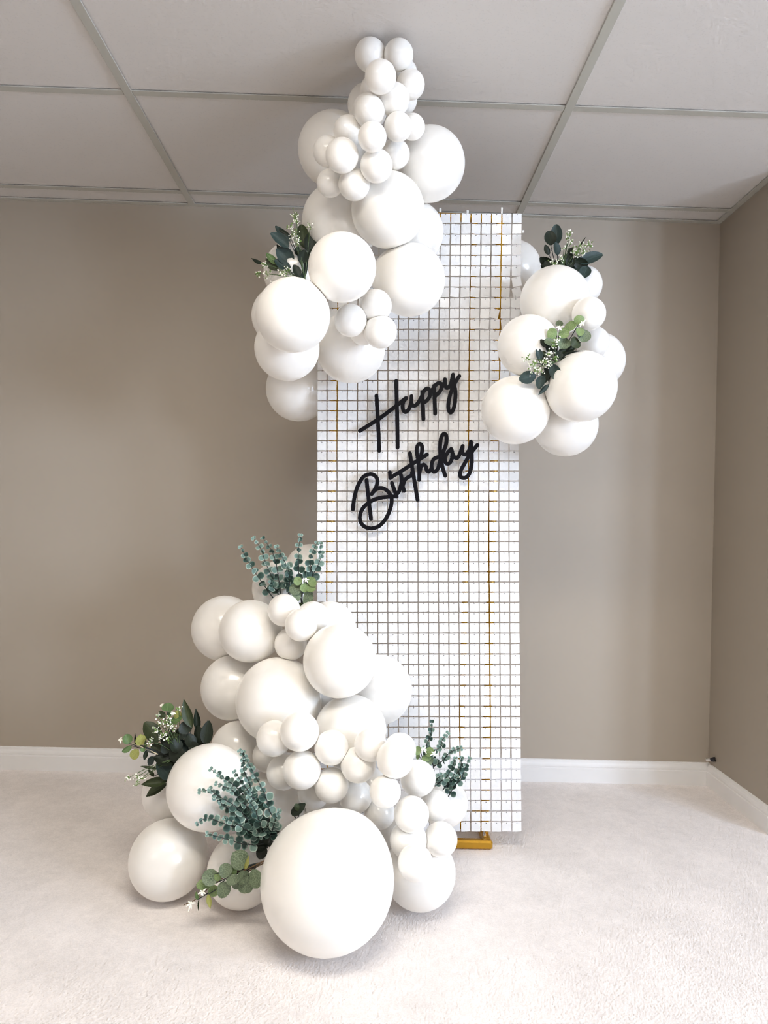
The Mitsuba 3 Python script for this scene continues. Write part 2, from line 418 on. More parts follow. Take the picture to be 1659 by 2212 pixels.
BIRTHDAY = [
    [(207, 1562), (215, 1480), (235, 1380), (270, 1290), (320, 1218), (380, 1192), (430, 1202), (462, 1242), (460, 1300), (438, 1350), (404, 1402)],
    [(350, 1252), (360, 1350), (375, 1480), (390, 1600), (397, 1665)],
    [(404, 1402), (440, 1360), (490, 1337), (540, 1347), (590, 1390), (614, 1440), (612, 1510), (585, 1600), (540, 1680), (480, 1740), (400, 1764), (330, 1745), (290, 1700), (280, 1640), (300, 1570), (350, 1510), (420, 1465), (500, 1440), (600, 1428), (668, 1427)],
    [(618, 1285), (638, 1345), (660, 1395), (690, 1378), (712, 1310), (722, 1250), (712, 1195)],
    [(720, 1230), (728, 1300), (745, 1367)],
    [(738, 1300), (755, 1252), (790, 1222), (822, 1205), (832, 1170)],
    [(597, 1172), (601, 1232)],
    [(601, 1232), (640, 1205), (720, 1158), (820, 1092), (900, 1042), (988, 985)],
    [(808, 972), (825, 1080), (845, 1200), (865, 1320), (888, 1462)],
    [(905, 1252), (905, 1150), (895, 1050), (880, 960), (885, 900), (907, 874), (930, 884), (938, 925), (928, 985), (900, 1050)],
    [(905, 1190), (925, 1115), (952, 1092), (975, 1112), (985, 1150), (1008, 1165), (1035, 1130)],
    [(1105, 1012), (1062, 1030), (1038, 1080), (1040, 1138), (1064, 1168), (1098, 1140), (1122, 1070)],
    [(1180, 1208), (1152, 1120), (1128, 1000), (1126, 880), (1140, 800), (1168, 765), (1192, 792), (1190, 870), (1162, 950), (1122, 1060)],
    [(1243, 925), (1202, 970), (1176, 1030), (1190, 1076), (1224, 1076), (1250, 1030), (1256, 970), (1243, 925)],
    [(1256, 975), (1280, 1015), (1308, 1020), (1335, 975), (1364, 895)],
    [(1364, 895), (1360, 960), (1385, 985), (1420, 960), (1445, 900), (1451, 848)],
    [(1451, 848), (1455, 930), (1460, 1020), (1455, 1110), (1432, 1190), (1390, 1230), (1347, 1224), (1336, 1190), (1350, 1140), (1390, 1070), (1450, 970), (1518, 885)]]
SD = 2.135                                                 # depth of the lettering's face, just in front of the sequins


def lettering(name, strokes, label):
    shape = shapely.union_all([LineString(smooth_path([Z4(q) for q in s], 6)).buffer(4.25, quad_segs=6) for s in strokes]).simplify(.12)
    o = P(900, 950, SD); su = SD / FOC
    t = thing(name, label, 'sign')
    ms = []
    for g in getattr(shape, 'geoms', [shape]):
        m = trimesh.creation.extrude_polygon(g, 3.2e-3 / su, engine='earcut'); v = m.vertices.copy()
        m.vertices = P(829.5, 1106, SD) + su * ((v[:, :1] - 829.5) * AX - (v[:, 1:2] - 1106) * AU + v[:, 2:] * AF)
        ms.append(m)
    m = cat(ms); trimesh.repair.fix_normals(m)
    part(t, 'letters', mikit.ply(m, 'black_acrylic'))
    return shape


for nm, S, lab, pads in (('happy_sign', HAPPY, 'black cut-out script word Happy mounted on the white sequins', ((478, 780), (676, 700), (945, 500), (1280, 430))),
                         ('birthday_sign', BIRTHDAY, 'black cut-out script word Birthday mounted below the word Happy', ((390, 1600), (560, 1640), (865, 1320), (1150, 1120), (1440, 1160)))):
    lettering(nm, S, lab)
    for q in pads:                                         # small spacers between letters and sequins
        c = P(*Z4(q), SD + .0033); part(nm, 'spacer', mikit.ply(tube([c, c + AF * .013], .0028, 8), 'black_acrylic'))

# ---------------------------------------------------------------- the balloon garland
# pixel of the centre, radius in pixels, depth, label
SMALL, LARGE = 'small balloons of the garland', 'large balloons of the garland'
BALLOONS = [
    (800, 119, 34, 1.761, 'small white balloon touching the ceiling, left one of the topmost pair'),
    (861, 119, 32, 1.747, 'small white balloon touching the ceiling, right one of the topmost pair'),
    (872, 158, 29, 1.825, 'small white balloon mostly hidden behind the right one of the topmost pair'),
    (822, 166, 34, 1.682, 'small white balloon just below and between the topmost pair'),
    (887, 183, 30.5, 1.765, 'small white balloon below the topmost pair, sticking out at the right edge'),
    (807, 192, 28, 1.810, 'small white balloon half hidden behind the left side of the upper column'),
    (794, 226, 43, 1.900, 'medium white balloon shaded near the ceiling, behind the left of the upper column'),
    (871, 216, 30, 1.829, 'small white balloon crossing the ceiling bar, peeking out at the right'),
    (851, 215, 34, 1.742, 'small white balloon third row down from the ceiling, right of centre'),
    (798, 241, 33, 1.728, 'small white balloon left beside the third row of the upper column'),
    (793, 236, 31, 1.790, 'small white balloon showing only a thin rim behind its twin in the upper column'),
    (860, 274, 30, 1.739, 'small white balloon upright, right of the centre of the upper cluster'),
    (891, 274, 27, 1.800, 'small white balloon with a blue glint, between the upper cluster and large right balloon'),
    (804, 296, 31, 1.681, 'small bright white balloon at the very centre of the upper cluster'),
    (752, 283, 32, 1.770, 'small white balloon overlapping the top of the large left balloon near the ceiling'),
    (708, 327, 32, 1.800, 'small white balloon in front of the large left balloon, leftmost of its cluster'),
    (739, 336, 36, 1.722, 'small white balloon standing out in front at the lower left of the upper cluster'),
    (813, 358, 35, 1.735, 'small white balloon low at the centre right of the upper cluster'),
    (854, 333, 31, 1.830, 'small shaded white balloon beside the large right balloon near the ceiling'),
    (713, 396, 29, 1.820, 'small white balloon lowest at the left edge of the upper cluster'),
    (765, 398, 34, 1.775, 'small pear shaped white balloon hanging lowest in the upper cluster'),
    (722, 324, 78, 1.984, 'large white balloon at the upper left, just under the ceiling'),
    (927, 355, 77, 1.930, 'large white balloon at the upper right, beside the shadow on the ceiling'),
    (838, 454, 79, 1.870, 'large white balloon centred under the upper small cluster'),
    (733, 478, 80, 1.997, 'large white balloon behind the leafy pick, above the left bulge of the garland'),
    (893, 502, 65, 2.030, 'medium white balloon beside the top edge of the sequin panel'),
    (884, 605, 77, 1.940, 'large white balloon overlapping the upper left of the sequin panel'),
    (739, 578, 73.5, 1.716, 'large white balloon between the leafy pick and the sequin panel'),
    (633, 681, 80, 1.725, 'large white balloon farthest forward at the left bulge, below the leafy pick'),
    (607, 683, 63, 1.979, 'medium white balloon showing as a crescent left of the left bulge'),
    (640, 590, 70, 2.050, 'medium white balloon behind the leaves of the upper left pick'),
    (620, 752, 70, 1.876, 'large white balloon below the left bulge, second from bottom at the wall'),
    (645, 840, 70, 2.272, 'large translucent balloon lowest at left, half behind the sequin panel edge'),
    (757, 752, 75, 2.030, 'large white balloon hanging above the lettering, below three small ones'),
    (811.5, 660.5, 35, 1.854, 'small white balloon topmost of the trio in front of the sequin panel'),
    (757, 692, 35, 1.837, 'small white balloon leftmost of the trio in front of the sequin panel'),
    (822, 717, 35.5, 1.852, 'small white balloon lowest of the trio in front of the sequin panel'),
    (785, 716, 30, 1.908, 'small shaded balloon tucked behind the trio in front of the sequin panel'),
    (1108, 581, 60, 2.335, 'shaded balloon behind the upper right edge of the sequin panel'),
    (1199, 651, 75, 2.014, 'large white balloon directly under the upper right leafy pick'),
    (1258, 616, 42, 2.130, 'bluish white balloon behind, right of the balloon under the upper right pick'),
    (1272, 678, 36, 1.913, 'small round white balloon at the upper right, above the round green leaves'),
    (1141, 747, 66, 1.958, 'large cream white balloon left of the middle right leafy pick, over the panel edge'),
    (1281, 740, 35, 2.020, 'small bluish white balloon right of the round green leaves'),
    (1249, 714, 36, 2.104, 'small white balloon behind the round green leaves of the middle right pick'),
    (1288, 779, 61, 2.179, 'bluish white balloon forming the far right edge of the right cluster'),
    (1254, 835, 77, 1.920, 'largest white balloon of the right cluster, right below its leafy pick'),
    (1113, 886, 73.5, 1.980, 'large white balloon right of the word Happy, over the panel edge'),
    (1221.5, 917, 69, 2.075, 'large bluish white balloon hanging lowest in the right cluster'),
    (1177, 862, 46, 2.187, 'shaded balloon seen in the gap under the middle right leafy pick'),
    (485, 1357, 70, 2.133, 'large white balloon at the left shoulder of the lower garland, against the wall'),
    (541, 1363, 67, 1.996, 'large white balloon in front of the left shoulder, beside four small ones'),
    (605, 1271, 60, 2.150, 'white balloon behind the eucalyptus at the top of the lower garland'),
    (672, 1232, 57, 2.325, 'white balloon highest in the lower garland, cut off by the sequin panel edge'),
    (613.5, 1318, 35, 1.922, 'small white balloon highest of the four in the lower garland, under the eucalyptus'),
    (650, 1350, 35, 1.869, 'small white balloon in front, between large ones under the eucalyptus'),
    (675, 1336, 37, 1.955, 'small white balloon rightmost of the four below the eucalyptus'),
    (628, 1391, 35, 1.946, 'small white balloon lowest of the four below the eucalyptus'),
    (712, 1356, 57, 2.055, 'medium white balloon bright against the sequins, behind the small four'),
    (734, 1427, 79, 1.860, 'large round white balloon front and centre of the lower garland, nearest the panel'),
    (505, 1485, 70, 2.061, 'large shaded balloon at the left edge of the lower garland, below the shoulder'),
    (601, 1512, 91, 1.932, 'very large white balloon in the middle of the lower garland, left of centre'),
    (815, 1490, 75, 2.033, 'large white balloon bulging furthest right over the sequins in the lower garland'),
    (757, 1580, 78, 1.883, 'large white balloon just above the swag of small balloons'),
    (700, 1500, 48, 2.060, 'balloon deep in the gap between three large ones of the lower garland'),
    (513, 1616, 57, 2.000, 'white balloon behind the dark leaves, above the low left balloons'),
    (452, 1700, 90, 1.800, 'large white balloon between the dark leaves and the big eucalyptus bunch'),
    (372, 1712, 63, 1.970, 'shaded balloon behind the dark leafy pick near the skirting board'),
    (363, 1856, 82, 1.818, 'large white balloon resting on the carpet at far left'),
    (523, 1882, 75, 1.786, 'white balloon on the carpet behind the veined eucalyptus leaves'),
    (603, 1733, 66, 1.950, 'shaded balloon behind the big eucalyptus bunch, below the swag'),
    (592, 1595, 38, 1.795, 'small white balloon upper left end of the swag'),
    (647, 1580, 42, 1.750, 'small white balloon highest in the swag, second from its left end'),
    (583, 1632, 37, 1.928, 'small shaded balloon behind the left end of the swag'),
    (613, 1668, 37, 1.830, 'small white balloon low at the left end of the swag'),
    (652, 1663, 41, 1.758, 'small white balloon in front at the left of the swag, below the highest'),
    (716, 1615, 37, 1.760, 'small white balloon in the middle of the upper row of the swag'),
    (716, 1696, 37, 1.772, 'small egg shaped balloon just above the giant balloon'),
    (800, 1609, 35, 1.734, 'small faint balloon in the upper row of the swag, over a large one'),
    (774, 1652, 38, 1.752, 'small white balloon at the centre of the swag'),
    (853, 1640, 40, 1.687, 'small white balloon large for the swag, right of its centre'),
    (864, 1619, 35, 1.840, 'small white balloon showing as a rim at the upper right of the swag'),
    (832, 1710, 34, 1.677, 'small egg shaped balloon under the swag, right of the giant balloon top'),
    (903, 1681, 38, 1.780, 'small white balloon left of the small right eucalyptus, on the swag'),
    (940, 1741, 34, 1.810, 'small white balloon at the right edge of the swag, below the small eucalyptus'),
    (889, 1759, 38, 1.700, 'small white balloon in the descending right tail of the swag, front'),
    (952, 1813, 36, 1.733, 'small white balloon near the gold base bar'),
    (882, 1814, 40, 1.718, 'small pearly balloon touching the right side of the giant balloon'),
    (897, 1864, 38, 1.642, 'small cream balloon lowest in the tail, in front of the carpet balloon'),
    (768, 1720, 36, 1.816, 'small shaded balloon behind the swag just above the giant balloon'),
    (678, 1712, 35, 1.830, 'small shaded balloon tucked between the swag and giant balloon at left'),
    (820, 1757, 33, 1.824, 'small faint balloon tucked between the swag tail and giant balloon'),
    (705, 1735, 46, 1.930, 'shaded balloon deep behind the swag, above the top of the giant balloon'),
    (800, 1700, 40, 1.920, 'shaded balloon deep behind the middle of the swag'),
    (707.5, 1903, 143.5, 1.610, 'giant white balloon resting at the front on the carpet, biggest of all'),
    (907, 1884, 77, 1.782, 'large white balloon on the carpet right of the giant one'),
    (960, 1735, 50, 1.980, 'white balloon behind the small eucalyptus, against the bottom of the panel'),
    (850, 1800, 42, 1.887, 'shaded balloon in the gap right of the giant balloon, behind the tail'),
]
# the line that the balloons are tied to (pixel, pixel, depth)
SPINES = [[P(*q) for q in s] for s in (
    [(835, 110, 1.80), (835, 200, 1.82), (800, 320, 1.87), (800, 440, 2.0), (770, 570, 2.02), (690, 690, 2.03), (650, 790, 2.10)],
    [(1190, 590, 2.13), (1200, 720, 2.13), (1210, 830, 2.13), (1180, 900, 2.13)],
    [(640, 1240, 2.16), (620, 1400, 2.08), (680, 1500, 2.04), (660, 1600, 1.93), (760, 1680, 1.87), (860, 1730, 1.83), (910, 1830, 1.84)],
    [(660, 1610, 1.93), (520, 1720, 1.93), (440, 1790, 1.93)])]
SPINE_PTS = np.vstack([np.vstack([a + (b - a) * t for t in np.linspace(0, 1, 9)]) for s in SPINES for a, b in zip(s[:-1], s[1:])])
balls = []
for u, v, r, d, label in BALLOONS:
    balls.append((P(u, v, d), r * d / FOC, label, r))
th = np.linspace(0, math.pi, 41)


def balloon_profile(k):
    """Unit balloon: round, a little longer towards the neck at -z."""
    out = []
    for a in th[:-3]:
        z, r = math.cos(a), math.sin(a)
        if z < 0: z, r = z * (1 + k * z * z * .55), r * (1 - k * .30 * z ** 4)
        out.append((r, z))
    z0, r0 = out[-1][1], out[-1][0]
    out += [(r0 * .45, z0 - .035), (0, z0 - .045)]
    out[0] = (0, 1.0)
    return out


SHELLS = {k: lathe(balloon_profile(k), 56) for k in (.18, .30)}
knot_mesh = lathe([(0, .02), (.055, .0), (.075, -.03), (.05, -.065), (.06, -.10), (.10, -.15), (.105, -.165), (.08, -.16), (0, -.12)], 14)
knot_shape = mikit.ply(knot_mesh, 'latex_solid', smooth=True)
for n, (c, r, label, rp) in enumerate(balls):
    q = SPINE_PTS[np.argmin(np.linalg.norm(SPINE_PTS - c, axis=1))]
    neck = q - c; neck = neck / np.linalg.norm(neck)
    if neck @ AF < .15: neck = neck + AF * (.5 - neck @ AF); neck /= np.linalg.norm(neck)
    R = frame_to(-neck); sh = SHELLS[.18 if n % 2 else .30]
    V = c + (sh.vertices @ R.T) * r
    for _ in range(2):                                     # neighbours press flat against each other
        for m, (c2, r2, _l, _r) in enumerate(balls):
            D = np.linalg.norm(c2 - c)
            if m != n and D < (r + r2) * 1.12:
                ax = (c2 - c) / D; t = (D * D + r * r - r2 * r2) / (2 * D)
                if t < .35 * r: t = .35 * r
                over = (V - c) @ ax - (t - .0004)
                V = V - np.maximum(over, 0)[:, None] * ax
    V[:, 2] = np.clip(V[:, 2], .0015, CEIL_Z - .0055); V[:, 1] = np.minimum(V[:, 1], BACK_Y - .016)
    t = thing('balloon', label, 'balloon', SMALL if rp < 47 else LARGE)
    part(t, 'skin', mikit.ply(trimesh.Trimesh(V, sh.faces, process=False), 'latex', smooth=True))
    zn = balloon_profile(.18 if n % 2 else .30)[-1][1]
    part(t, 'knot', {**knot_shape, 'to_world': T(mat4(R * r * min(1, .05 / r), c - R[:, 2] * r * (-zn - .03)))})

# ---------------------------------------------------------------- artificial greenery
grng = np.random.default_rng(11)


def leaf_mesh(width, cup, bend, tip, ny=7, nx=4):
    """A unit leaf from the origin to +y; half-width profile width(t); cup folds it about the midrib, bend curls it back."""
    V, UV = [], []
    for j in range(ny + 1):
        t = j / ny; wd = width(t)
        for i in range(nx + 1):
            s = i / nx * 2 - 1
            V.append((s * wd, t, cup * s * s * wd - bend * t * t)); UV.append(((s + 1) / 2, t))
    F = [(j * (nx + 1) + i, j * (nx + 1) + i + 1, (j + 1) * (nx + 1) + i + 1, (j + 1) * (nx + 1) + i) for j in range(ny) for i in range(nx)]
    m = trimesh.Trimesh(np.array(V), np.vstack([np.array(F)[:, [0, 1, 2]], np.array(F)[:, [0, 2, 3]]]), process=False)
    return m, np.array(UV)


oval = lambda t: .5 * math.sin(math.pi * min(1, max(0, .04 + .94 * t ** .9))) ** .62
lance = lambda t: .5 * math.sin(math.pi * (.03 + .96 * t ** .85)) ** .95
rnd = lambda t: .5 * math.sqrt(max(0, 1 - (2 * t - 1) ** 2)) * (1.0 + .08 * math.sin(math.pi * t)) + .012
LEAVES = {'oval': [leaf_mesh(oval, c, b, 0) for c, b in ((.25, .10), (-.20, .16), (.32, -.06))],
          'lance': [leaf_mesh(lance, c, b, 0) for c, b in ((.35, .14), (.45, -.05), (-.25, .18))],
          'round': [leaf_mesh(rnd, c, b, 0, 10, 4) for c, b in ((.22, .08), (-.18, .12), (.34, .0))]}
LEAF_PLY = {}


def leaf_shape(kind, variant, bsdf):
    k = (kind, variant, bsdf)
    if k not in LEAF_PLY:
        m, uv = LEAVES[kind][variant]
        LEAF_PLY[k] = mikit.ply(m, bsdf, smooth=True, uv=uv)
    return LEAF_PLY[k]


def add_leaf(parent, base, tip, width, bsdf, kind, facing, label=None):
    """facing: the way the upper side looks."""
    base, tip = np.asarray(base), np.asarray(tip); y = tip - base; L = np.linalg.norm(y); y /= L
    z = facing - y * (facing @ y); z /= np.linalg.norm(z); x = np.cross(y, z)
    part(parent, 'leaf', {**leaf_shape(kind, int(grng.integers(3)), bsdf), 'to_world': T(mat4(np.stack([x * width, y * L, z * (L + width) / 2], 1), base))}, label)


def to_eye(p):
    v = EYE - p; return v / np.linalg.norm(v)


def stem(parent, pts, r0, r1, bsdf, name='stem'):
    pts = smooth_path(pts, 5); return part(parent, name, mikit.ply(tube(pts, np.linspace(r0, r1, len(pts)), 6), bsdf, smooth=True))


def leaf_pick(t, Z, leaves, depth, spread, root, kinds):
    """Larger leaves, each given by base, tip, width in the crop's pixels Z maps; stalks run to root."""
    rp = P(*Z(root), depth + .03); scale = Z.s
    for q in leaves:
        (bx, by, tx, ty, wd, mat), kind = q[:6], (q[6] if len(q) > 6 else kinds)
        dd = float(grng.uniform(-spread, spread)) + (q[7] if len(q) > 7 else 0)
        b, e = P(*Z((bx, by)), depth + dd), P(*Z((tx, ty)), depth + dd + float(grng.uniform(-.012, .008)))
        f = to_eye(b) + grng.normal(0, .33, 3) + np.array([0, 0, .15])
        add_leaf(t, b, e, wd * scale * depth / FOC, mat, kind, f)
        mid = (b + rp) / 2 + np.array([0, .012, -.004])
        if np.linalg.norm(b - rp) > .02: stem(t, [b + (e - b) * .04, mid, rp], .0009, .0014, 'stem_dark')


def blossoms(t, Z, clusters, depth, root, leafy=True):
    """Sprigs with clusters of tiny white flowers; the grains of one sprig nobody could count."""
    rp = P(*Z(root), depth + .02); flowers, buds = [], []
    g0 = trimesh.creation.icosphere(subdivisions=0)
    for cx, cy, rad, n in clusters:
        c = P(*Z((cx, cy)), depth - .012 + float(grng.uniform(-.008, .008))); R = rad * Z.s * depth / FOC
        stem(t, [c, c * .6 + rp * .4 + np.array([0, .006, .004]), rp], .0007, .0012, 'stem_green')
        for _ in range(n):
            p = c + grng.normal(0, .45, 3) * R
            m = g0.copy(); m.apply_scale(float(grng.uniform(.0013, .0024))); m.apply_translation(p); (flowers if grng.random() < .68 else buds).append(m)
            if grng.random() < .6: buds.append(tube([p, p * .5 + c * .5 + grng.normal(0, .001, 3), c], .00045, 4))
    part(t, 'blossom', mikit.ply(cat(flowers), 'blossom_white'), 'tiny white flowers', 'stuff')
    part(t, 'bud', mikit.ply(cat(buds), 'bud_green'), 'green buds and twigs', 'stuff')


def white_tip(t, Z, q, depth, R=20):
    """The pale unopened shoot at the end of a sprig."""
    c = P(*Z(q), depth)
    for k in range(6):
        a = k * 1.05 + float(grng.uniform(-.4, .4)); e = c + (AX * math.cos(a) + AU * math.sin(a) - AF * float(grng.uniform(-.2, .9))) * float(grng.uniform(.45, 1.05)) * R * Z.s * depth / FOC
        part(t, 'shoot', mikit.ply(tube([c, c * .5 + e * .5 + AU * .001, e], [.0008, .0022, .0009], 6), 'blossom_white', smooth=True))


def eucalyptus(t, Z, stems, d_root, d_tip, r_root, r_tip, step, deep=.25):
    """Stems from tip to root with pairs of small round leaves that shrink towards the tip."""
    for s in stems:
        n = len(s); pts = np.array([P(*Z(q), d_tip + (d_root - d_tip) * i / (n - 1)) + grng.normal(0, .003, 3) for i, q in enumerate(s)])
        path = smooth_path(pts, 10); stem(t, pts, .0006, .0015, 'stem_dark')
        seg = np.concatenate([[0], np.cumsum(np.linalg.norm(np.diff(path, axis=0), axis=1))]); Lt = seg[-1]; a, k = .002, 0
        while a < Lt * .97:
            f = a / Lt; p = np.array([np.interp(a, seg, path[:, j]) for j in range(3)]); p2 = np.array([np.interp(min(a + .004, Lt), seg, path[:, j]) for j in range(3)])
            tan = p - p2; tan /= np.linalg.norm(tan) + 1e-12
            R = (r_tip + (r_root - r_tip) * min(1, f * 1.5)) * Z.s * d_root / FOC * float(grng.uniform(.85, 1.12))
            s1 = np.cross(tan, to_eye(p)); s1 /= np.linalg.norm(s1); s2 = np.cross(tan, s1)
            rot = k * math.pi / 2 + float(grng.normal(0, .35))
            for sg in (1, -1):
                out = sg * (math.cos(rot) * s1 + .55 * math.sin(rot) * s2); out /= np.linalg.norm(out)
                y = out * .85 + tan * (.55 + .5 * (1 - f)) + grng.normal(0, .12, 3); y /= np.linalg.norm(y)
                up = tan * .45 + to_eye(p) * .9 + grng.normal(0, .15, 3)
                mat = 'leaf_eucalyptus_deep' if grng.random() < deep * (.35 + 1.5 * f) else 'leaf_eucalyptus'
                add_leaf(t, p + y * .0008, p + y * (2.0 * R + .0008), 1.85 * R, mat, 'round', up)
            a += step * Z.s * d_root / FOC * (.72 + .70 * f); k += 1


class Crop:
    """Pixels of an enlarged crop of the photograph -> pixels of the photograph."""
    def __init__(self, x, y, s): self.x, self.y, self.s = x, y, s
    def __call__(self, q): return self.x + self.s * q[0], self.y + self.s * q[1]


TE, DK, OL, GR, YE, VE, VB = 'leaf_teal', 'leaf_dark', 'leaf_olive', 'leaf_green', 'leaf_yellow', 'leaf_veined', 'leaf_veined_bright'
# upper left
Z = Crop(520, 430, .27728)
t = thing('leaf_spray', 'dark green and teal leaf spray at the upper left, between three large balloons', 'leaf spray', 'greenery picks in the garland')
leaf_pick(t, Z, [(385, 325, 270, 200, 62, TE), (372, 378, 232, 268, 88, TE), (500, 380, 470, 192, 98, OL), (535, 420, 545, 265, 105, DK), (575, 360, 655, 266, 70, DK), (405, 500, 282, 385, 125, TE),
                 (455, 470, 395, 400, 60, TE), (470, 500, 495, 395, 85, DK), (495, 612, 475, 402, 108, TE), (385, 565, 265, 478, 90, TE), (285, 505, 200, 418, 55, GR), (290, 555, 188, 460, 72, OL, 'lance'),
                 (170, 505, 80, 452, 34, DK, 'lance'), (455, 605, 415, 510, 70, DK), (390, 300, 300, 225, 42, DK), (520, 500, 560, 380, 90, DK), (440, 440, 450, 370, 60, DK), (350, 470, 275, 350, 46, DK)], 1.955, .012, (540, 640), 'oval')
t2 = thing('blossom_sprig', 'sprig of tiny white flowers at the upper left, among dark leaves', 'flower sprig', 'greenery picks in the garland')
blossoms(t2, Z, [(425, 135, 40, 26), (432, 180, 30, 14), (385, 215, 28, 18), (415, 275, 42, 28), (445, 330, 30, 18), (540, 205, 34, 16), (185, 505, 34, 22), (135, 578, 30, 16), (205, 585, 38, 18), (318, 575, 34, 24), (370, 560, 40, 22), (340, 600, 24, 10)], 1.935, (500, 625))
# upper right
Z = Crop(1000, 450, .25316)
t = thing('leaf_spray', 'dark leaf spray standing up at the upper right, above the right balloon cluster', 'leaf spray', 'greenery picks in the garland')
leaf_pick(t, Z, [(805, 305, 795, 140, 102, TE), (748, 315, 735, 194, 108, DK), (805, 400, 790, 285, 88, TE), (735, 395, 705, 310, 52, DK), (755, 475, 658, 415, 92, DK), (745, 545, 668, 480, 70, DK), (830, 505, 680, 530, 70, OL), (985, 465, 1196, 385, 104, TE),
                 (1060, 495, 935, 430, 100, DK), (905, 515, 1080, 505, 110, TE), (1060, 500, 1018, 605, 100, TE), (880, 515, 975, 445, 75, OL), (830, 520, 905, 452, 55, GR), (900, 400, 935, 330, 50, DK, 'lance'), (980, 375, 1048, 235, 10, DK, 'lance'), (870, 470, 930, 380, 80, DK), (960, 500, 1000, 575, 90, TE), (830, 520, 790, 440, 90, DK), (870, 510, 850, 420, 80, DK), (930, 500, 900, 420, 80, DK), (760, 540, 700, 450, 90, DK), (960, 470, 1010, 420, 70, DK), (900, 540, 960, 540, 90, DK)], 2.075, .014, (850, 580), 'oval')
t2 = thing('blossom_sprig', 'sprig of tiny white flowers at the upper right, between upright dark leaves', 'flower sprig', 'greenery picks in the garland')
blossoms(t2, Z, [(915, 208, 34, 18), (900, 245, 34, 20), (920, 290, 24, 12), (865, 340, 24, 12), (1000, 325, 50, 30), (1075, 312, 36, 26), (965, 375, 44, 30), (1030, 372, 36, 20), (780, 468, 46, 34), (835, 418, 38, 22)], 2.05, (850, 560))
# middle right
Z = Crop(1000, 450, .25316)
t = thing('leaf_spray', 'dark leaf spray pointing down at the middle right, in front of the right balloon cluster', 'leaf spray', 'greenery picks in the garland')
leaf_pick(t, Z, [(715, 1185, 665, 1120, 46, DK), (660, 1295, 632, 1195, 66, TE), (720, 1262, 640, 1178, 52, OL, 'lance'), (800, 1262, 1080, 1220, 62, DK, 'lance'), (830, 1295, 990, 1275, 42, DK), (800, 1245, 965, 1190, 80, OL, 'lance'), (762, 1335, 832, 1478, 100, TE), (622, 1430, 488, 1460, 112, TE), (680, 1430, 650, 1545, 84, TE),
                 (735, 1500, 648, 1590, 42, TE, 'lance'), (715, 1390, 690, 1500, 84, DK), (745, 1415, 748, 1512, 48, DK), (690, 1340, 660, 1240, 70, DK), (760, 1230, 720, 1160, 70, DK), (800, 1220, 830, 1290, 80, DK), (720, 1340, 740, 1430, 90, DK)], 1.885, .010, (800, 1310), 'oval')
t2 = thing('blossom_sprig', 'sprig of tiny white flowers at the middle right, reaching to the sequins', 'flower sprig', 'greenery picks in the garland')
blossoms(t2, Z, [(800, 1125, 34, 20), (775, 1165, 40, 24), (745, 1235, 34, 20), (795, 1275, 30, 16), (545, 1285, 40, 24), (600, 1335, 44, 22), (612, 1375, 52, 42), (665, 1385, 34, 16), (700, 1310, 46, 34), (730, 1345, 34, 16)], 1.865, (790, 1315))
t3 = thing('eucalyptus_sprig', 'round bright green veined leaves at the middle right, above the dark leaf spray', 'eucalyptus sprig', 'greenery picks in the garland')
leaf_pick(t3, Z, [(805, 1082, 722, 1052, 92, VB), (818, 1062, 908, 1082, 90, VB), (835, 1005, 815, 958, 62, VE), (905, 1052, 915, 952, 108, VB), (985, 995, 1005, 912, 84, VB), (1005, 1092, 985, 1018, 70, VB), (1010, 1142, 1045, 1036, 112, VE), (790, 1165, 690, 1140, 88, VE), (835, 1200, 880, 1106, 112, VE), (930, 1180, 985, 1112, 100, OL)], 1.872, .006, (800, 1290), 'round')
white_tip(t3, Z, (820, 1020), 1.86, 34); white_tip(t3, Z, (1018, 985), 1.86, 34)
# middle left
Z = Crop(400, 1140, .30139)
t = thing('eucalyptus_bush', 'small-leaved blue green eucalyptus rising from the top of the lower garland', 'eucalyptus', 'greenery picks in the garland')
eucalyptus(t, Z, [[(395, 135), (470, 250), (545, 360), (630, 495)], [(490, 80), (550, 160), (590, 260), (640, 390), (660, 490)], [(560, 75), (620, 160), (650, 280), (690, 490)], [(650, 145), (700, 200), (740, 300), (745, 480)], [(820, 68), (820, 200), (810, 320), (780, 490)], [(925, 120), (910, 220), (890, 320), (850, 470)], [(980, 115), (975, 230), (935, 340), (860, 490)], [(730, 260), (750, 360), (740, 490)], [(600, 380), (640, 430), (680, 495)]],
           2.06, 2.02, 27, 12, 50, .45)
t3 = thing('eucalyptus_sprig', 'round green veined leaves with a white shoot, in front of the upper eucalyptus', 'eucalyptus sprig', 'greenery picks in the garland')
leaf_pick(t3, Z, [(835, 450, 748, 420, 92, VE), (835, 400, 785, 362, 60, VB), (880, 402, 932, 362, 78, VB), (868, 430, 938, 440, 58, VB), (845, 500, 922, 505, 112, VE), (830, 500, 765, 478, 84, VE), (845, 540, 805, 600, 70, OL), (840, 460, 870, 400, 60, VB)], 2.0, .008, (830, 580), 'round')
white_tip(t3, Z, (865, 375), 1.985, 34)
